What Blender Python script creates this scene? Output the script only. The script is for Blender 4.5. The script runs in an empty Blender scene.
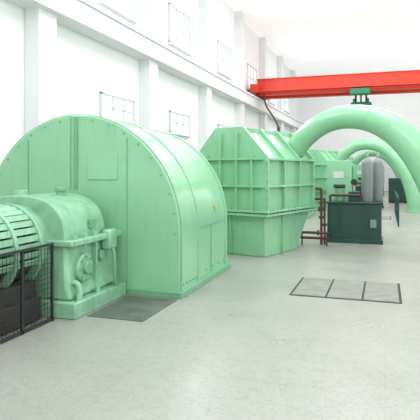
import bpy, bmesh, math, random
from mathutils import Vector, Matrix
random.seed(4)
scene = bpy.context.scene
COL = scene.collection

# ---------------------------------------------------------------- materials
def mat(name, col, rough=0.5, metal=0.0, var=0.0, vscale=2.0, bump=0.0, bscale=30, coat=0.0, emis=0.0, grime=0.0):
    m = bpy.data.materials.new(name); m.use_nodes = True
    nt = m.node_tree; b = nt.nodes["Principled BSDF"]
    b.inputs["Base Color"].default_value = (*col, 1)
    b.inputs["Roughness"].default_value = rough
    b.inputs["Metallic"].default_value = metal
    b.inputs["Coat Weight"].default_value = coat
    b.inputs["Coat Roughness"].default_value = 0.15
    if emis > 0:
        b.inputs["Emission Color"].default_value = (1, 1, 1, 1)
        b.inputs["Emission Strength"].default_value = emis
    tc = nt.nodes.new("ShaderNodeTexCoord")
    if var > 0:
        n = nt.nodes.new("ShaderNodeTexNoise"); n.inputs["Scale"].default_value = vscale
        n.inputs["Detail"].default_value = 5
        r = nt.nodes.new("ShaderNodeValToRGB")
        r.color_ramp.elements[0].position = 0.3; r.color_ramp.elements[1].position = 0.7
        r.color_ramp.elements[0].color = (*[c*(1-var) for c in col], 1)
        r.color_ramp.elements[1].color = (*[min(1, c*(1+var*0.6)) for c in col], 1)
        nt.links.new(tc.outputs["Object"], n.inputs["Vector"])
        nt.links.new(n.outputs["Fac"], r.inputs["Fac"])
        out = r.outputs["Color"]
        if grime > 0:
            mp = nt.nodes.new("ShaderNodeMapping"); mp.inputs["Scale"].default_value = (7, 7, 1.1)
            g = nt.nodes.new("ShaderNodeTexNoise"); g.inputs["Scale"].default_value = 1.5; g.inputs["Detail"].default_value = 8
            gr = nt.nodes.new("ShaderNodeValToRGB")
            gr.color_ramp.elements[0].position = 0.30; gr.color_ramp.elements[0].color = (1-grime, 1-grime, 1-grime*1.1, 1)
            gr.color_ramp.elements[1].position = 0.44; gr.color_ramp.elements[1].color = (1, 1, 1, 1)
            mm = nt.nodes.new("ShaderNodeMixRGB"); mm.blend_type = 'MULTIPLY'; mm.inputs[0].default_value = 1
            nt.links.new(tc.outputs["Object"], mp.inputs["Vector"]); nt.links.new(mp.outputs[0], g.inputs["Vector"])
            nt.links.new(g.outputs["Fac"], gr.inputs["Fac"])
            nt.links.new(out, mm.inputs[1]); nt.links.new(gr.outputs[0], mm.inputs[2]); out = mm.outputs[0]
        nt.links.new(out, b.inputs["Base Color"])
    if bump > 0:
        n2 = nt.nodes.new("ShaderNodeTexNoise"); n2.inputs["Scale"].default_value = bscale
        bp = nt.nodes.new("ShaderNodeBump"); bp.inputs["Strength"].default_value = bump
        bp.inputs["Distance"].default_value = 0.01
        nt.links.new(tc.outputs["Object"], n2.inputs["Vector"])
        nt.links.new(n2.outputs["Fac"], bp.inputs["Height"])
        nt.links.new(bp.outputs["Normal"], b.inputs["Normal"])
    return m

M_GREEN = mat("mint_paint", (0.265, 0.575, 0.345), 0.3, 0, 0.08, 1.3, 0.3, 2.5, 0.35, grime=0.08)
M_GREEN2 = mat("mint_paint_seam", (0.17, 0.41, 0.24), 0.4, 0, 0.08, 3)
M_GREEN_B = mat("bearing_paint", (0.26, 0.525, 0.345), 0.35, 0, 0.20, 5, 0.3, 10, 0.3, grime=0.18)
M_DKGREEN = mat("dark_green_paint", (0.010, 0.06, 0.048), 0.4, 0, 0.1, 3)
M_HOIST = mat("hoist_green", (0.02, 0.20, 0.10), 0.5)
M_RED = mat("crane_red", (0.74, 0.045, 0.018), 0.45, 0, 0.08, 2)
M_BROWN = mat("pipe_brown", (0.085, 0.035, 0.028), 0.5)
M_GREY = mat("cylinder_grey", (0.24, 0.28, 0.27), 0.4, 0.1)
M_STEEL = mat("steel", (0.5, 0.52, 0.5), 0.3, 0.8)
M_BLACK = mat("black_frame", (0.02, 0.024, 0.024), 0.5)
M_DARK = mat("dark_core", (0.035, 0.032, 0.03), 0.6, 0, 0.3, 8)
M_COPPER = mat("rotor_copper", (0.10, 0.065, 0.045), 0.4, 0.6)
M_WALL = mat("wall_plaster", (0.91, 0.92, 0.92), 0.85, 0, 0.03, 0.6)
M_TRIM = mat("beam_white", (0.84, 0.85, 0.86), 0.8, 0, 0.03, 1)
M_CEIL = mat("ceiling_white", (0.92, 0.92, 0.92), 0.9, emis=0.34)  # emission added to brighten the ceiling, which is no lamp
M_WFRAME = mat("window_frame", (0.66, 0.70, 0.70), 0.5)
M_PLATE = mat("hatch_plate", (0.245, 0.26, 0.23), 0.55, 0, 0.2, 5)
M_GAP = mat("hatch_gap", (0.045, 0.05, 0.045), 0.8)
M_STAIN = mat("oily_plate", (0.13, 0.145, 0.13), 0.45, 0, 0.4, 4)
M_WHITE = mat("label_white", (0.8, 0.8, 0.75), 0.5)
M_YEL = mat("label_yellow", (0.6, 0.55, 0.15), 0.5)
M_GLASS = bpy.data.materials.new("window_glass"); M_GLASS.use_nodes = True
_b = M_GLASS.node_tree.nodes["Principled BSDF"]
_b.inputs["Base Color"].default_value = (0.75, 0.82, 0.85, 1); _b.inputs["Roughness"].default_value = 0.1
_b.inputs["Emission Color"].default_value = (0.9, 0.96, 1, 1); _b.inputs["Emission Strength"].default_value = 0.4

# floor : worn terrazzo / concrete
M_FLOOR = bpy.data.materials.new("worn_terrazzo_floor"); M_FLOOR.use_nodes = True
nt = M_FLOOR.node_tree; b = nt.nodes["Principled BSDF"]
L = nt.links.new
tc = nt.nodes.new("ShaderNodeTexCoord")
def ramp(p0, c0, p1, c1):
    r = nt.nodes.new("ShaderNodeValToRGB")
    r.color_ramp.elements[0].position = p0; r.color_ramp.elements[0].color = (*c0, 1)
    r.color_ramp.elements[1].position = p1; r.color_ramp.elements[1].color = (*c1, 1)
    return r
def noise(s, d, dist=0.0):
    n = nt.nodes.new("ShaderNodeTexNoise"); n.inputs["Scale"].default_value = s; n.inputs["Detail"].default_value = d
    n.inputs["Distortion"].default_value = dist
    L(tc.outputs["Object"], n.inputs["Vector"]); return n
def mul(a, c, f):
    m = nt.nodes.new("ShaderNodeMixRGB"); m.blend_type = 'MULTIPLY'; m.inputs[0].default_value = f
    L(a, m.inputs[1]); L(c, m.inputs[2]); return m.outputs[0]
r1 = ramp(0.3, (0.32, 0.335, 0.30), 0.72, (0.37, 0.385, 0.35)); L(noise(0.5, 10, 0.4).outputs["Fac"], r1.inputs["Fac"])
vo = nt.nodes.new("ShaderNodeTexVoronoi"); vo.inputs["Scale"].default_value = 30; L(tc.outputs["Object"], vo.inputs["Vector"])
r2 = ramp(0.10, (0.62, 0.64, 0.62), 0.4, (1, 1, 1)); L(vo.outputs["Distance"], r2.inputs["Fac"])
r3 = ramp(0.35, (0.86, 0.87, 0.85), 0.52, (1, 1, 1)); L(noise(9, 8).outputs["Fac"], r3.inputs["Fac"])
r4 = ramp(0.25, (0.80, 0.81, 0.79), 0.42, (1, 1, 1)); L(noise(1.1, 6, 0.8).outputs["Fac"], r4.inputs["Fac"])
br = nt.nodes.new("ShaderNodeTexBrick"); br.offset = 0.0
br.inputs["Color1"].default_value = (1, 1, 1, 1); br.inputs["Color2"].default_value = (0.975, 0.975, 0.975, 1)
br.inputs["Mortar"].default_value = (0.90, 0.905, 0.90, 1)
br.inputs["Scale"].default_value = 1.0; br.inputs["Mortar Size"].default_value = 0.005
br.inputs["Brick Width"].default_value = 2.4; br.inputs["Row Height"].default_value = 2.4
L(tc.outputs["Object"], br.inputs["Vector"])
x = mul(r1.outputs[0], r2.outputs[0], 0.7); x = mul(x, r3.outputs[0], 0.6); x = mul(x, r4.outputs[0], 0.5); x = mul(x, br.outputs["Color"], 1)
L(x, b.inputs["Base Color"])
rr_ = ramp(0.3, (0.27,)*3, 0.7, (0.42,)*3); L(noise(1.2, 6).outputs["Fac"], rr_.inputs["Fac"]); L(rr_.outputs[0], b.inputs["Roughness"])

# ---------------------------------------------------------------- helpers
def empty(name, loc=(0, 0, 0), rz=0.0):
    e = bpy.data.objects.new(name, None); COL.objects.link(e)
    e.location = loc; e.rotation_euler = (0, 0, rz); e.empty_display_size = 0.3
    return e

def finish(bm, name, parent, m, bevel=0.0, smooth=True, ang=35):
    bmesh.ops.recalc_face_normals(bm, faces=bm.faces[:])
    me = bpy.data.meshes.new(name); bm.to_mesh(me); bm.free()
    me.materials.append(m)
    if smooth:
        for p in me.polygons: p.use_smooth = True
        me.set_sharp_from_angle(angle=math.radians(ang))
    o = bpy.data.objects.new(name, me); COL.objects.link(o)
    if parent: o.parent = parent
    if bevel > 0:
        md = o.modifiers.new("bevel", 'BEVEL'); md.width = bevel; md.segments = 2; md.limit_method = 'ANGLE'
    return o

def add_box(bm, c, s):
    r = bmesh.ops.create_cube(bm, size=1)
    bmesh.ops.scale(bm, vec=s, verts=r["verts"]); bmesh.ops.translate(bm, vec=c, verts=r["verts"])

def add_cyl(bm, p0, p1, r0, r1=None, seg=24):
    p0 = Vector(p0); p1 = Vector(p1); d = p1 - p0
    r1 = r0 if r1 is None else r1
    q = d.to_track_quat('Z', 'Y').to_matrix().to_4x4()
    mtx = Matrix.Translation((p0 + p1) / 2) @ q
    bmesh.ops.create_cone(bm, cap_ends=True, segments=seg, radius1=r0, radius2=r1, depth=d.length, matrix=mtx)

def box(name, par, c, s, m, bevel=0.0):
    bm = bmesh.new(); add_box(bm, c, s); return finish(bm, name, par, m, bevel)
def boxes(name, par, lst, m, bevel=0.0):
    bm = bmesh.new()
    for c, s in lst: add_box(bm, c, s)
    return finish(bm, name, par, m, bevel)
def cyl(name, par, p0, p1, r, m, r1=None, bevel=0.0, seg=32):
    bm = bmesh.new(); add_cyl(bm, p0, p1, r, r1, seg); return finish(bm, name, par, m, bevel)
def cyls(name, par, lst, m, seg=12):
    bm = bmesh.new()
    for p0, p1, r in lst: add_cyl(bm, p0, p1, r, seg=seg)
    return finish(bm, name, par, m)

def prism(name, par, prof, y0, y1, m, bevel=0.0, ang=35):
    bm = bmesh.new()
    a = [bm.verts.new((x, y0, z)) for x, z in prof]
    c = [bm.verts.new((x, y1, z)) for x, z in prof]
    n = len(prof)
    bm.faces.new(a); bm.faces.new(list(reversed(c)))
    for i in range(n):
        bm.faces.new((a[i], c[i], c[(i+1) % n], a[(i+1) % n]))
    return finish(bm, name, par, m, bevel, ang=ang)

def arch(hw, spring, z0=0.0, n=40, top=None):
    rz = hw if top is None else top - spring
    pts = [(hw, z0)]
    for i in range(n + 1):
        t = math.pi * i / n
        pts.append((hw * math.cos(t), spring + rz * math.sin(t)))
    pts.append((-hw, z0))
    return pts

def tube(name, par, pts, radii, m, seg=28, sub=6):
    P = [Vector(p) for p in pts]; R = list(radii) if hasattr(radii, '__len__') else [radii]*len(P)
    path = []; rr = []
    for i in range(len(P)-1):
        p0 = P[max(i-1, 0)]; p1 = P[i]; p2 = P[i+1]; p3 = P[min(i+2, len(P)-1)]
        for k in range(sub):
            t = k/sub
            path.append(0.5*((2*p1)+(-p0+p2)*t+(2*p0-5*p1+4*p2-p3)*t*t+(-p0+3*p1-3*p2+p3)*t**3))
            rr.append(R[i]*(1-t)+R[i+1]*t)
    path.append(P[-1]); rr.append(R[-1])
    bm = bmesh.new(); rings = []
    up = None
    for i, p in enumerate(path):
        d = (path[min(i+1, len(path)-1)] - path[max(i-1, 0)]).normalized()
        if up is None:
            up = d.orthogonal().normalized()
        up = (up - d*up.dot(d)).normalized(); sd = d.cross(up)
        rings.append([bm.verts.new(p + (up*math.cos(a)+sd*math.sin(a))*rr[i]) for a in [2*math.pi*k/seg for k in range(seg)]])
    for i in range(len(rings)-1):
        for k in range(seg):
            bm.faces.new((rings[i][k], rings[i][(k+1) % seg], rings[i+1][(k+1) % seg], rings[i+1][k]))
    bm.faces.new(rings[0]); bm.faces.new(rings[-1])
    return finish(bm, name, par, m, ang=50)

# ---------------------------------------------------------------- room
XL, XR, YB, YF, ZC = -8.0, 8.0, -4.0, 50.0, 10.9
T = 0.3
box("floor", None, ((XL+XR)/2, (YB+YF)/2, -0.1), (XR-XL, YF-YB, 0.2), M_FLOOR)
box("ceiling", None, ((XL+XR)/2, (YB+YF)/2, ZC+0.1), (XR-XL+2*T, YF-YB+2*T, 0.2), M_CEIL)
box("wall_left", None, (XL-T/2, (YB+YF)/2, ZC/2), (T, YF-YB, ZC), M_WALL)
box("wall_right", None, (XR+T/2, (YB+YF)/2, ZC/2), (T, YF-YB, ZC), M_WALL)
box("wall_back", None, (0, YF+T/2, ZC/2), (XR-XL+2*T, T, ZC), M_WALL)
box("wall_front", None, (0, YB-T/2, ZC/2), (XR-XL+2*T, T, ZC), M_WALL)
pil = [4.5, 10.5, 16.5, 22.5, 28.5, 34.5, 40.5, 46.5]
for side, sx in (("left", -1), ("right", 1)):
    x = sx*(8.0-0.2)
    boxes("trim_1" if sx < 0 else "trim_2", None, [((x, y, ZC/2), (0.4, 0.7, ZC)) for y in pil], M_TRIM, 0.01)
    xx = sx*(8.0-0.3)
    boxes("trim_3" if sx < 0 else "trim_4", None, [((xx, (YB+YF)/2, 6.05), (0.6, YF-YB, 0.55)), ((xx, (YB+YF)/2, 6.37), (0.75, YF-YB, 0.1))], M_TRIM, 0.01)
    box("crane_rail", None, (sx*7.55, (YB+YF)/2, 6.47), (0.08, YF-YB, 0.1), M_STEEL)
box("baseboard_left", None, (XL+0.01, (YB+YF)/2, 0.08), (0.02, YF-YB, 0.16), M_PLATE)
box("baseboard_right", None, (XR-0.01, (YB+YF)/2, 0.08), (0.02, YF-YB, 0.16), M_PLATE)
box("baseboard_back", None, (0, YF-0.01, 0.08), (16, 0.02, 0.16), M_PLATE)

wn = 0
def window(xw, sx, y, z, w, h, cols=3, rows=2):
    global wn; wn += 1
    e = empty("window_%d" % wn, (xw, y, z))
    f = 0.07
    box("pane", e, (-sx*0.015, 0, 0), (0.02, w, h), M_GLASS)
    l = [((-sx*0.03, 0, h/2), (0.1, w+f, f)), ((-sx*0.03, 0, -h/2), (0.1, w+f, f)),
         ((-sx*0.03, w/2, 0), (0.1, f, h)), ((-sx*0.03, -w/2, 0), (0.1, f, h))]
    for i in range(1, cols): l.append(((-sx*0.03, -w/2+w*i/cols, 0), (0.06, 0.05, h)))
    for i in range(1, rows): l.append(((-sx*0.03, 0, -h/2+h*i/rows), (0.06, w, 0.05)))
    boxes("frame", e, l, M_WFRAME)
    box("sill", e, (-sx*0.08, 0, -h/2-0.06), (0.16, w+0.2, 0.06), M_TRIM)
for y in [8.0, 14.6, 19.8, 26.0, 32.0, 38.0, 44.0]:
    window(XL, -1, y, 3.9, 2.1, 0.8)
    window(XL, -1, y, 7.75, 2.2, 1.5)
    window(XR, 1, y, 3.0, 2.6, 2.2)  # both right-wall window rows are unseen, added for light
    window(XR, 1, y, 7.75, 2.2, 1.5)
e = empty("door_1", (1.5, YF, 0))
boxes("leaves", e, [((-0.95, -0.04, 1.9), (1.85, 0.06, 3.7)), ((0.95, -0.04, 1.9), (1.85, 0.06, 3.7))], M_WFRAME, 0.01)
boxes("frame", e, [((0, -0.06, 3.85), (4.1, 0.12, 0.15)), ((-2.0, -0.06, 1.9), (0.12, 0.12, 3.9)), ((2.0, -0.06, 1.9), (0.12, 0.12, 3.9))], M_GREY)

# ---------------------------------------------------------------- generator unit builders
CX = -4.88
def generator_housing(Y0):
    e = empty("generator_housing", (CX, Y0, 0))
    hw, sp = 1.87, 1.0
    prism("barrel_front", e, arch(hw, sp, 0.06, 48, 2.92), 0.0, 0.85, M_GREEN, 0.03, 25)
    prism("barrel_rear", e, arch(hw-0.07, sp, 0.06, 48, 2.84), 0.83, 2.65, M_GREEN, 0.04, 25)
    prism("seam_band", e, arch(hw+0.02, sp, 0.06, 48, 2.935), 0.78, 0.86, M_GREEN, 0.008, 25)
    prism("front_band", e, arch(hw+0.012, sp, 0.06, 48, 2.93), 0.02, 0.05, M_GREEN2, 0.004, 25)
    prism("rear_band", e, arch(hw-0.04, sp, 0.06, 48, 2.86), 2.58, 2.68, M_GREEN, 0.01, 25)
    box("base_skirt", e, (0, 1.34, 0.05), (2*hw+0.06, 2.72, 0.10), M_GREEN2, 0.01)
    boxes("front_seams", e, [((0.0, -0.010, 2.28), (0.07, 0.03, 1.2)), ((-0.10, -0.004, 2.28), (0.012, 0.012, 1.2)), ((0.95, -0.004, 1.32), (0.012, 0.012, 2.4)),
                             ((-0.95, -0.004, 1.32), (0.012, 0.012, 2.4))], M_GREEN2)
    boxes("front_cover", e, [((0.50, -0.008, 2.05), (0.55, 0.02, 0.42))], M_GREEN, 0.006)
    boxes("side_seams", e, [((hw-0.068, 1.7, 0.55), (0.02, 0.012, 0.9)), ((hw-0.068, 1.72, 1.0), (0.02, 1.7, 0.012))], M_GREEN2)
    bolts = []
    for i in range(19):
        t = math.pi*i/18
        bolts.append(((1.79*math.cos(t), -0.015, 1.0+1.84*math.sin(t)), (1.79*math.cos(t), 0.01, 1.0+1.84*math.sin(t)), 0.016))
    for k in range(5):
        bolts.append(((hw-0.02, 0.12+k*0.15, 0.2), (hw+0.02, 0.12+k*0.15, 0.2), 0.016))
        bolts.append(((hw-0.09, 1.05+k*0.36, 0.2), (hw-0.05, 1.05+k*0.36, 0.2), 0.016))
    cyls("bolts", e, bolts, M_GREEN2)
    box("nameplate", e, (hw-0.065, 2.0, 1.28), (0.02, 0.12, 0.07), M_YEL)
    bm = bmesh.new()
    for y in (0.4, 1.9):
        add_box(bm, (0, y, 2.89), (0.04, 0.12, 0.1))
    finish(bm, "lifting_lugs", e, M_GREEN, 0.01)
    return e

def bearing_pedestal(Y0):
    e = empty("bearing_pedestal", (CX, Y0, 0))
    d = 1.45
    box("foundation", e, (0, d/2-0.02, 0.11), (1.95, d, 0.22), M_GREEN_B, 0.02)
    prism("body", e, [(0.86, 0.22), (0.80, 0.42), (0.78, 0.98), (-0.78, 0.98), (-0.80, 0.42), (-0.86, 0.22)], 0.06, d-0.1, M_GREEN_B, 0.05)
    cap = [(0.78, 1.0)]
    for i in range(33):
        t = math.pi*i/32
        cx, sz = math.cos(t), math.sin(t)
        k = 2.6
        cap.append((0.78*math.copysign(abs(cx)**(2/k), cx), 1.02+0.62*abs(sz)**(2/k)))
    cap.append((-0.78, 1.0))
    prism("cap", e, cap, 0.04, d-0.35, M_GREEN_B, 0.06, 30)
    prism("rear_cap", e, [(x*0.8, 1.0+(z-1.0)*0.8) for x, z in cap], d-0.4, d-0.1, M_GREEN_B, 0.04, 30)
    box("split_flange", e, (0, d/2-0.02, 1.0), (1.82, d-0.06, 0.09), M_GREEN_B, 0.02)
    cyl("end_cover", e, (0, -0.06, 1.0), (0, 0.1, 1.0), 0.52, M_GREEN_B, bevel=0.03, seg=40)
    cyl("end_cover_hub", e, (0, -0.12, 1.0), (0, 0.0, 1.0), 0.34, M_GREEN_B, bevel=0.02, seg=40)
    l = []
    for i in range(12):
        t = 2*math.pi*i/12
        l.append(((0.45*math.cos(t), -0.1, 1.0+0.45*math.sin(t)), (0.45*math.cos(t), 0, 1.0+0.45*math.sin(t)), 0.028))
    for k in range(5):
        for s in (-1, 1):
            l.append(((s*0.85, 0.15+k*0.27, 0.93), (s*0.85, 0.15+k*0.27, 1.1), 0.03))
    for k in range(3):
        for s in (-1, 1):
            l.append(((s*0.92, 0.15+k*0.5, 0.2), (s*0.92, 0.15+k*0.5, 0.3), 0.035))
    cyls("bolts", e, l, M_GREEN_B)
    cyl("inspection_cover", e, (0.76, 0.42, 0.62), (0.87, 0.42, 0.62), 0.2, M_GREEN_B, bevel=0.02)
    cyl("cover_boss", e, (0.85, 0.42, 0.62), (0.92, 0.42, 0.62), 0.09, M_GREEN2, bevel=0.01)
    cyls("cover_bolts", e, [((0.86, 0.42+0.16*math.cos(a), 0.62+0.16*math.sin(a)), (0.89, 0.42+0.16*math.cos(a), 0.62+0.16*math.sin(a)), 0.018) for a in [math.pi*k/4 for k in range(8)]], M_GREEN2)
    cyl("sight_glass", e, (0.78, 0.9, 0.72), (0.86, 0.9, 0.72), 0.08, M_GREEN2, bevel=0.01)
    box("junction_bracket", e, (0.88, 1.05, 0.95), (0.16, 0.22, 0.3), M_GREEN_B, 0.03)
    box("oil_indicator", e, (0.80, 0.70, 1.22), (0.06, 0.14, 0.14), M_GREEN2, 0.01)
    tube("oil_line", e, [(0.86, 1.05, 0.85), (0.95, 1.05, 0.78), (0.97, 1.05, 0.6), (0.96, 1.08, 0.35), (0.95, 1.15, 0.2)], 0.028, M_GREEN2, 12)
    tube("oil_line_b", e, [(0.80, 0.2, 0.45), (0.88, 0.2, 0.42), (0.91, 0.2, 0.32), (0.91, 0.2, 0.2)], 0.04, M_GREEN_B, 12)
    cyl("breather", e, (0.25, 0.7, 1.55), (0.25, 0.7, 1.70), 0.06, M_GREEN_B, bevel=0.01)
    cyl("breather_cap", e, (0.25, 0.7, 1.68), (0.25, 0.7, 1.74), 0.09, M_GREEN2, bevel=0.01)
    cyl("filler", e, (-0.3, 0.5, 1.55), (-0.3, 0.5, 1.70), 0.1, M_GREEN_B, bevel=0.01)
    boxes("ribs", e, [((0.81, 0.72, 0.6), (0.12, 0.05, 0.7)), ((-0.81, 0.72, 0.6), (0.12, 0.05, 0.7))], M_GREEN_B, 0.01)
    cyl("shaft_seal", e, (0, d-0.14, 1.0), (0, d+0.01, 1.0), 0.45, M_GREEN_B, bevel=0.02)
    return e

def exciter(Y0):
    e = empty("exciter_machine", (CX, Y0, 0))
    cyl("rotor_core", e, (0, 0.08, 0.95), (0, 1.0, 0.95), 0.50, M_DARK, seg=40)
    bm = bmesh.new()
    R = 0.57
    for i in range(21):
        t = math.radians(-15 + i*210/20)
        r = bmesh.ops.create_cube(bm, size=1)
        bmesh.ops.scale(bm, vec=(0.018, 0.98, 0.078), verts=r["verts"])
        bmesh.ops.rotate(bm, cent=(0, 0, 0), matrix=Matrix.Rotation(-t+0.22, 3, 'Y'), verts=r["verts"])
        bmesh.ops.translate(bm, vec=(R*math.cos(t), 0.55, 0.95+R*math.sin(t)), verts=r["verts"])
    finish(bm, "louvre_slats", e, M_GREEN_B, 0.0)
    for nm, y in (("end_ring_a", 0.05), ("middle_ring", 0.55), ("end_ring_b", 1.04)):
        bm = bmesh.new(); ring = []
        for k in range(40):
            t = 2*math.pi*k/40
            ring.append([bm.verts.new((rr*math.cos(t), yy, 0.95+rr*math.sin(t))) for rr, yy in ((0.60, y-0.03), (0.60, y+0.03), (0.48, y+0.03), (0.48, y-0.03))])
        for k in range(40):
            a, c = ring[k], ring[(k+1) % 40]
            for j in range(4): bm.faces.new((a[j], a[(j+1) % 4], c[(j+1) % 4], c[j]))
        finish(bm, nm, e, M_GREEN_B)
    cyls("commutator_rings", e, [((0, 0.15+i*0.14, 0.95), (0, 0.20+i*0.14, 0.95), 0.52) for i in range(6)], M_COPPER, 40)
    boxes("bed_frame", e, [((0, 0.55, 0.17), (1.1, 1.05, 0.3)), ((0.42, 0.55, 0.42), (0.14, 1.0, 0.25)), ((-0.42, 0.55, 0.42), (0.14, 1.0, 0.25))], M_DARK, 0.02)
    cyl("shaft", e, (0, -0.05, 0.95), (0, 1.08, 0.95), 0.14, M_STEEL)
    x0, x1, y0, y1, h = -0.70, 0.70, -0.10, 1.10, 1.02
    t = 0.03
    l = []
    for x in (x0, x1):
        for y in (y0, (y0+y1)/2, y1):
            l.append(((x, y, h/2), (t, t, h)))
        for z in (0.03, h): l.append(((x, (y0+y1)/2, z), (t, y1-y0+t, t)))
    for z in (0.03, h): l.append(((0, y0, z), (x1-x0, t, t)))
    boxes("guard_frame", e, l, M_BLACK)
    w = []
    s = 0.065
    n = int((y1-y0)/s)
    for x in (x0, x1):
        for i in range(1, n+1): w.append(((x, y0+i*s, h/2), (0.004, 0.005, h)))
        for i in range(1, int(h/s)+1): w.append(((x, (y0+y1)/2, i*s), (0.004, y1-y0, 0.005)))
    for i in range(1, int((x1-x0)/s)+1): w.append(((x0+i*s, y0, h/2), (0.005, 0.004, h)))
    for i in range(1, int(h/s)+1): w.append((((x0+x1)/2, y0, i*s), (x1-x0, 0.004, 0.005)))
    boxes("guard_wire_mesh", e, w, M_BLACK)
    return e

ROT = math.radians(-17)
def turbine_casing(yo):
    e = empty("turbine_casing", (-2.58, 11.6+yo, 0), ROT)
    D = 2.45
    prof = [(0, 1.0), (0, 2.25), (-0.62, 2.92), (-1.32, 2.92), (-1.9, 2.25), (-1.9, 1.0)]
    prism("upper_casing", e, prof, 0.0, D, M_GREEN, 0.015, 20)
    def off(k):
        return [(k, 1.0-k*0.2), (k, 2.25+k*0.4), (-0.62+k*0.45, 2.92+k), (-1.32-k*0.45, 2.92+k), (-1.9-k, 2.25+k*0.4), (-1.9-k, 1.0-k*0.2)]
    prism("flange_front", e, off(0.10), -0.03, 0.03, M_GREEN, 0.008, 20)
    prism("flange_back", e, off(0.10), D-0.03, D+0.03, M_GREEN, 0.008, 20)
    prism("flange_mid_a", e, off(0.09), 0.80, 0.85, M_GREEN, 0.006, 20)
    prism("flange_mid_b", e, off(0.09), 1.62, 1.67, M_GREEN, 0.006, 20)
    boxes("split_flange", e, [((-0.95, D/2, 1.045), (2.16, D+0.26, 0.05)), ((-0.95, D/2, 0.965), (2.16, D+0.26, 0.05))], M_GREEN, 0.006)
    boxes("side_ribs", e, [((0.045, D/2, 1.62), (0.11, D, 0.045)), ((0.05, D/2, 2.25), (0.12, D, 0.05)),
                           ((-1.945, D/2, 1.62), (0.11, D, 0.045)), ((-1.95, D/2, 2.25), (0.12, D, 0.05)),
                           ((-0.62, D/2, 2.95), (0.05, D, 0.10)), ((-1.32, D/2, 2.95), (0.05, D, 0.10))], M_GREEN, 0.004)
    fr = [((-0.30, -0.06, 1.70), (0.04, 0.13, 1.30)), ((-0.72, -0.06, 1.95), (0.04, 0.13, 1.85)),
          ((-1.18, -0.06, 1.95), (0.04, 0.13, 1.85)), ((-1.58, -0.06, 1.70), (0.04, 0.13, 1.30)),
          ((-0.95, -0.06, 2.25), (1.88, 0.13, 0.04)), ((-0.95, -0.06, 1.62), (1.88, 0.13, 0.04))]
    boxes("front_ribs", e, fr, M_GREEN, 0.004)
    bm = bmesh.new()
    tv = [bm.verts.new(p) for p in ((-1.88, 0.02, 0.96), (-0.02, 0.02, 0.96), (-0.02, D-0.03, 0.96), (-1.88, D-0.03, 0.96))]
    bv = [bm.verts.new(p) for p in ((-1.82, 0.06, 0.0), (-0.04, 0.06, 0.0), (-0.04, 1.70, 0.0), (-1.82, 1.70, 0.0))]
    bm.faces.new(tv); bm.faces.new(list(reversed(bv)))
    for i in range(4): bm.faces.new((bv[i], bv[(i+1) % 4], tv[(i+1) % 4], tv[i]))
    finish(bm, "lower_casing", e, M_GREEN, 0.015, ang=20)
    boxes("lower_ribs", e, [((-0.95, 0.02, 0.48), (0.04, 0.10, 0.92)), ((-0.02, 0.85, 0.48), (0.10, 0.04, 0.92))], M_GREEN, 0.004)
    bl = []
    for k in range(14):
        y = 0.05 + k*D/13.5
        bl.append(((0.095, y, 0.91), (0.095, y, 1.10), 0.018))
    for k in range(10):
        x = -0.1 - k*0.19
        bl.append(((x, -0.10, 0.91), (x, -0.10, 1.10), 0.018))
    for k in range(6):
        bl.append(((0.07, -0.06, 1.15+k*0.2), (0.07, 0.06, 1.15+k*0.2), 0.016))
        bl.append(((0.07, D/3-0.05, 1.15+k*0.2), (0.07, D/3+0.07, 1.15+k*0.2), 0.016))
    cyls("flange_bolts", e, bl, M_GREEN2, 8)
    cyl("shaft_cover", e, (-1.55, -0.25, 1.0), (-1.55, 0.0, 1.0), 0.35, M_GREEN, bevel=0.02)
    return e

def penstock(yo):
    e = empty("penstock_pipe", (-2.58, 11.6+yo, 0), ROT)
    y = 2.0
    pts = [(-0.25, 2.50), (-0.13, 2.66), (0.15, 2.93), (0.6, 3.20), (1.15, 3.30), (1.75, 3.22), (2.3, 2.93), (2.75, 2.48), (3.08, 1.95), (3.32, 1.4), (3.48, 0.8), (3.56, 0.3), (3.58, 0.0)]
    R = [0.27, 0.27, 0.27, 0.275, 0.285, 0.31, 0.34, 0.36, 0.38, 0.39, 0.40, 0.40, 0.40]
    tube("elbow_pipe", e, [(x, y, z) for x, z in pts], R, M_GREEN, 40, 6)
    for i, nm in ((2, "weld_ring_a"), (5, "weld_ring_b"), (8, "weld_ring_c")):
        a = Vector((pts[i-1][0], y, pts[i-1][1])); c = Vector((pts[i+1][0], y, pts[i+1][1])); d = (c-a).normalized()
        p = Vector((pts[i][0], y, pts[i][1]))
        cyl(nm, e, p-d*0.01, p+d*0.01, R[i]+0.005, M_GREEN, seg=40)
    cyl("floor_collar", e, (3.58, y, 0.0), (3.58, y, 0.08), 0.52, M_GREEN, bevel=0.01)
    return e

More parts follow.
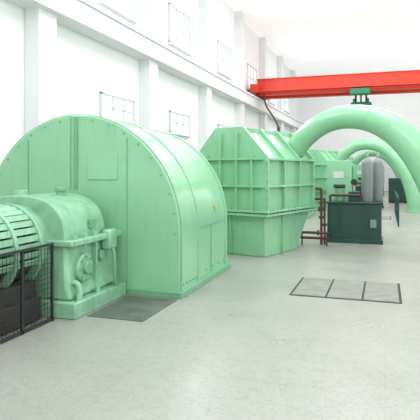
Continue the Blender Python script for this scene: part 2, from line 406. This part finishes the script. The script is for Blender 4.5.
def oil_unit(yo):
    e = empty("oil_pressure_unit", (-0.80, 15.2+yo, 0))
    box("tank", e, (0, 0, 0.58), (1.42, 1.0, 1.0), M_DKGREEN, 0.02)
    box("plinth", e, (0, 0, 0.05), (1.5, 1.06, 0.1), M_DKGREEN, 0.01)
    box("tank_lid", e, (0, 0, 1.1), (1.5, 1.08, 0.05), M_DKGREEN, 0.01)
    boxes("tank_ribs", e, [((x, -0.52, 0.58), (0.04, 0.05, 0.95)) for x in (-0.35, 0.35)], M_DKGREEN)
    box("level_gauge", e, (0.50, -0.51, 0.55), (0.16, 0.03, 0.22), M_GREY, 0.005)
    cyl("pump_motor", e, (-0.42, -0.1, 1.12), (-0.42, -0.1, 1.50), 0.15, M_GREEN2, bevel=0.02)
    cyl("motor_fan_cowl", e, (-0.42, -0.1, 1.50), (-0.42, -0.1, 1.60), 0.17, M_DKGREEN, bevel=0.02)
    box("valve_block", e, (-0.02, -0.1, 1.26), (0.3, 0.3, 0.28), M_DKGREEN, 0.01)
    cyl("valve_stack", e, (-0.02, -0.1, 1.4), (-0.02, -0.1, 1.6), 0.05, M_STEEL)
    cyl("pressure_gauge", e, (-0.02, -0.16, 1.66), (-0.02, -0.1, 1.66), 0.09, M_BLACK)
    cyls("manifold", e, [((-0.65, -0.35, 1.3), (0.15, -0.35, 1.3), 0.035), ((-0.65, -0.35, 1.12), (-0.65, -0.35, 1.3), 0.035), ((0.15, -0.35, 1.12), (0.15, -0.35, 1.3), 0.035)], M_BROWN)
    return e

def gas_cylinder(x, y, z, h=1.3, r=0.155):
    e = empty("gas_cylinder", (x, y, z))
    bm = bmesh.new()
    prof = [(0, 0), (r*0.93, 0), (r, 0.03), (r, h*0.8)] + [(r*math.cos(a), h*0.8+r*1.1*math.sin(a)) for a in [math.radians(k) for k in (15, 30, 45, 60, 72)]] + [(0.04, h*0.8+r*1.1), (0.04, h*0.97), (0, h*0.97)]
    vs = [bm.verts.new((p[0], 0, p[1])) for p in prof]
    es = [bm.edges.new((vs[i], vs[i+1])) for i in range(len(vs)-1)]
    bmesh.ops.spin(bm, geom=vs+es, axis=(0, 0, 1), cent=(0, 0, 0), angle=2*math.pi, steps=28)
    bmesh.ops.remove_doubles(bm, verts=bm.verts[:], dist=1e-4)
    finish(bm, "shell", e, M_GREY, ang=50)
    cyl("valve", e, (0, 0, h*0.94), (0, 0, h*1.03), 0.035, M_STEEL)
    cyl("handwheel", e, (0, 0, h*1.03), (0, 0, h*1.05), 0.06, M_STEEL)

def cabinet(yo):
    e = empty("control_cabinet", (-1.35, 16.7+yo, 0))
    box("carcass", e, (0, 0, 1.2), (0.72, 0.6, 2.2), M_GREEN, 0.015)
    box("plinth", e, (0, 0, 0.05), (0.7, 0.58, 0.1), M_DKGREEN)
    box("door_panel", e, (0, -0.31, 1.2), (0.64, 0.02, 2.08), M_GREEN, 0.008)
    box("handle", e, (0.25, -0.335, 1.15), (0.03, 0.03, 0.16), M_STEEL, 0.005)
    box("meter_window", e, (0, -0.325, 1.85), (0.3, 0.02, 0.2), M_WFRAME)

def brown_pipes(yo):
    e = empty("oil_pipework", (-1.6, 14.4+yo, 0))
    cyls("lines", e, [((-0.02, -0.2, 0.0), (-0.02, -0.2, 1.5), 0.035), ((0.06, -0.15, 0.0), (0.06, -0.15, 1.25), 0.03),
                      ((-0.4, -0.2, 1.5), (-0.02, -0.2, 1.5), 0.035), ((-0.3, -0.15, 1.22), (0.06, -0.15, 1.22), 0.03),
                      ((-0.7, -0.45, 0.34), (0.2, -0.45, 0.34), 0.035), ((-0.7, -0.45, 0.2), (0.2, -0.45, 0.2), 0.035)], M_BROWN, 14)
    cyls("flanges", e, [((-0.02, -0.2, 0.7), (-0.02, -0.2, 0.76), 0.07), ((0.06, -0.15, 0.5), (0.06, -0.15, 0.56), 0.07),
                        ((-0.02, -0.2, 1.1), (-0.02, -0.2, 1.15), 0.07), ((-0.1, -0.45, 0.34), (-0.05, -0.45, 0.34), 0.07)], M_BROWN, 16)
    cyls("pipe_stands", e, [((-0.5, -0.45, 0), (-0.5, -0.45, 0.34), 0.02), ((0.15, -0.45, 0), (0.15, -0.45, 0.34), 0.02)], M_BROWN, 10)
    cyl("handwheel", e, (-0.02, -0.30, 0.95), (-0.02, -0.27, 0.95), 0.08, M_BROWN)

for u in range(3):
    yo = 14.0*u
    generator_housing(7.5+yo)
    bearing_pedestal(6.0+yo)
    exciter(4.76+yo)
    turbine_casing(yo)
    penstock(yo)
    oil_unit(yo)
    gas_cylinder(-0.47, 15.05+yo, 1.128)
    gas_cylinder(-0.20, 15.40+yo, 1.128)
    cabinet(yo)
    brown_pipes(yo)

e = empty("safety_railing", (0.45, 19.6, 0))
cyls("rails", e, [((0, 0, 1.0), (0, 6.0, 1.0), 0.03), ((0, 0, 0.55), (0, 6.0, 0.55), 0.025)], M_DKGREEN)
cyls("posts", e, [((0, k*1.5, 0), (0, k*1.5, 1.0), 0.03) for k in range(5)], M_DKGREEN)
def machine_cabinet(name, x, y, w, d, h, m):
    e = empty(name, (x, y, 0))
    box("carcass", e, (0, 0, h/2+0.03), (w, d, h-0.06), m, 0.02)
    boxes("doors", e, [((s*w/4, -d/2-0.01, h/2), (w/2-0.05, 0.03, h-0.2)) for s in (-1, 1)], m, 0.01)
    boxes("vents", e, [((s*w/4, -d/2-0.03, h*0.75+k*0.05), (w/4, 0.02, 0.02)) for s in (-1, 1) for k in range(4)], M_BLACK)
    box("plinth", e, (0, 0, 0.03), (w-0.06, d-0.06, 0.06), M_BLACK)
machine_cabinet("switchgear_cabinet", 0.9, 34.0, 1.4, 0.8, 1.5, M_DKGREEN)
machine_cabinet("switchgear_cabinet", 2.6, 38.0, 1.4, 0.8, 1.9, M_GREY)

# ---------------------------------------------------------------- floor hatches
def hatch(x0, x1, y0, y1, n):
    e = empty("trench_cover", (0, 0, 0))
    box("rebate", e, ((x0+x1)/2, (y0+y1)/2, 0.003), (x1-x0+0.05, y1-y0+0.05, 0.006), M_GAP)
    w = (x1-x0)/n
    boxes("plates", e, [((x0+w*(i+0.5), (y0+y1)/2, 0.009), (w-0.03, y1-y0-0.02, 0.012)) for i in range(n)], M_PLATE, 0.003)
hatch(-1.43, 0.22, 8.3, 9.7, 3)
hatch(-1.43, 0.22, 22.3, 23.7, 3)
e = empty("drip_plate", (0, 0, 0))
box("plate", e, (-3.44, 6.8, 0.006), (0.84, 1.2, 0.012), M_STAIN, 0.003)

# ---------------------------------------------------------------- overhead crane
c = empty("overhead_crane", (0, 32, 0))
boxes("girders", c, [((0, -0.6, 7.08), (14.9, 0.35, 0.95)), ((0, 0.9, 7.08), (14.9, 0.35, 0.95))], M_RED, 0.02)
boxes("girder_flanges", c, [((0, -0.6, 7.56), (14.9, 0.5, 0.05)), ((0, -0.6, 6.60), (14.9, 0.5, 0.05)), ((0, 0.9, 7.56), (14.9, 0.5, 0.05)), ((0, 0.9, 6.60), (14.9, 0.5, 0.05))], M_RED)
boxes("end_trucks", c, [((sx*7.45, 0.15, 6.9), (0.5, 3.6, 0.5)) for sx in (-1, 1)], M_RED, 0.03)
cyls("wheels", c, [((sx*7.45, y, 6.70), (sx*7.65, y, 6.70), 0.17) for sx in (-1, 1) for y in (-1.3, 1.6)], M_STEEL, 20)
boxes("stiffeners", c, [((-7+i*1.4, -0.78, 7.08), (0.03, 0.03, 0.9)) for i in range(11)], M_RED)
boxes("walkway", c, [((0, -1.15, 6.75), (14.6, 0.5, 0.05))], M_RED)
boxes("trolley", c, [((-1.35, 0.15, 7.4), (1.3, 1.1, 0.3))], M_HOIST, 0.02)
cyl("hoist_drum", c, (-1.9, 0.15, 7.2), (-0.8, 0.15, 7.2), 0.25, M_HOIST)
box("hoist_body", c, (-1.35, -1.15, 6.48), (1.1, 0.5, 0.35), M_HOIST, 0.04)
cyls("wire_ropes", c, [((-1.65, 0.1, 5.7), (-1.65, 0.1, 7.2), 0.06), ((-1.05, 0.1, 5.7), (-1.05, 0.1, 7.2), 0.06), ((-1.35, 0.1, 5.7), (-1.35, 0.1, 7.2), 0.05)], M_BLACK, 8)
box("hook_block", c, (-1.35, 0.1, 5.78), (1.2, 0.4, 0.5), M_HOIST, 0.1)
boxes("block_sheaves", c, [((-1.75, 0.1, 6.03), (0.12, 0.5, 0.4)), ((-0.95, 0.1, 6.03), (0.12, 0.5, 0.4))], M_HOIST, 0.04)
tube("hook", c, [(-1.35, 0.1, 5.6), (-1.35, 0.1, 5.3), (-1.12, 0.1, 5.1), (-1.22, 0.1, 4.88), (-1.5, 0.1, 4.9), (-1.6, 0.1, 5.1)], 0.08, M_HOIST, 12)
tube("festoon_cable", c, [(-7.0, -0.9, 6.6), (-6.85, -0.9, 5.9), (-6.4, -0.9, 5.2), (-6.1, -0.9, 4.6)], 0.05, M_BROWN, 8)
boxes("pendant_control", c, [((-6.1, -0.9, 4.4), (0.16, 0.14, 0.4))], M_BROWN, 0.02)

for (x, y) in ((-2.6, 18.0), (2.6, 18.0), (-2.6, 8.0), (2.6, 8.0)):
    e = empty("pendant_lamp", (x, y, ZC))
    cyl("cord", e, (0, 0, -2.2), (0, 0, 0), 0.012, M_STEEL, seg=8)
    cyl("shade", e, (0, 0, -2.5), (0, 0, -2.2), 0.28, M_WHITE, r1=0.08)

# ---------------------------------------------------------------- lights
def area(name, loc, rot, sx, sy, W, col=(1, 1, 1)):
    l = bpy.data.lights.new(name, 'AREA'); l.shape = 'RECTANGLE'; l.size = sx; l.size_y = sy; l.energy = W; l.color = col
    o = bpy.data.objects.new(name, l); COL.objects.link(o); o.location = loc; o.rotation_euler = rot
for i, y in enumerate([2, 12, 22, 32, 42]):
    area("window_daylight_%d" % i, (7.5, y, 7.0), (0, math.radians(90), 0), 4, 4.5, 270, (0.98, 0.99, 1.0))  # added fill lights along the unseen right side
for i, y in enumerate([8, 14.6, 20, 26, 38]):
    area("upper_window_daylight_%d" % i, (-7.4, y, 7.75), (0, math.radians(-90), 0), 1.5, 2.2, 170, (1, 1, 1))
for i, y in enumerate([0, 12, 24, 40]):
    area("skylight_%d" % i, (-0.5, y, 10.4), (0, 0, 0), 6, 4.5, 450, (1.0, 1.0, 0.985))  # added overhead fill under a solid ceiling without openings
area("entrance_daylight", (2.0, -3.6, 4.0), (math.radians(90), 0, 0), 8, 5, 130, (1, 1, 1))  # added unseen fill behind the camera, in front of a solid wall

w = bpy.data.worlds.new("World"); scene.world = w; w.use_nodes = True
w.node_tree.nodes["Background"].inputs[0].default_value = (0.9, 0.95, 1, 1)
w.node_tree.nodes["Background"].inputs[1].default_value = 1.0
scene.view_settings.view_transform = 'Standard'
scene.view_settings.look = 'None'
scene.view_settings.exposure = 0.0

# ---------------------------------------------------------------- camera
cam = bpy.data.cameras.new("camera"); co = bpy.data.objects.new("camera", cam); COL.objects.link(co)
co.location = (0, 0, 2.0)
co.rotation_euler = (math.radians(90), 0, math.radians(18.6))
cam.sensor_width = 36; cam.sensor_fit = 'HORIZONTAL'
cam.lens = 36*520/420
cam.shift_y = -(210-170)/420
cam.clip_end = 200
scene.camera = co
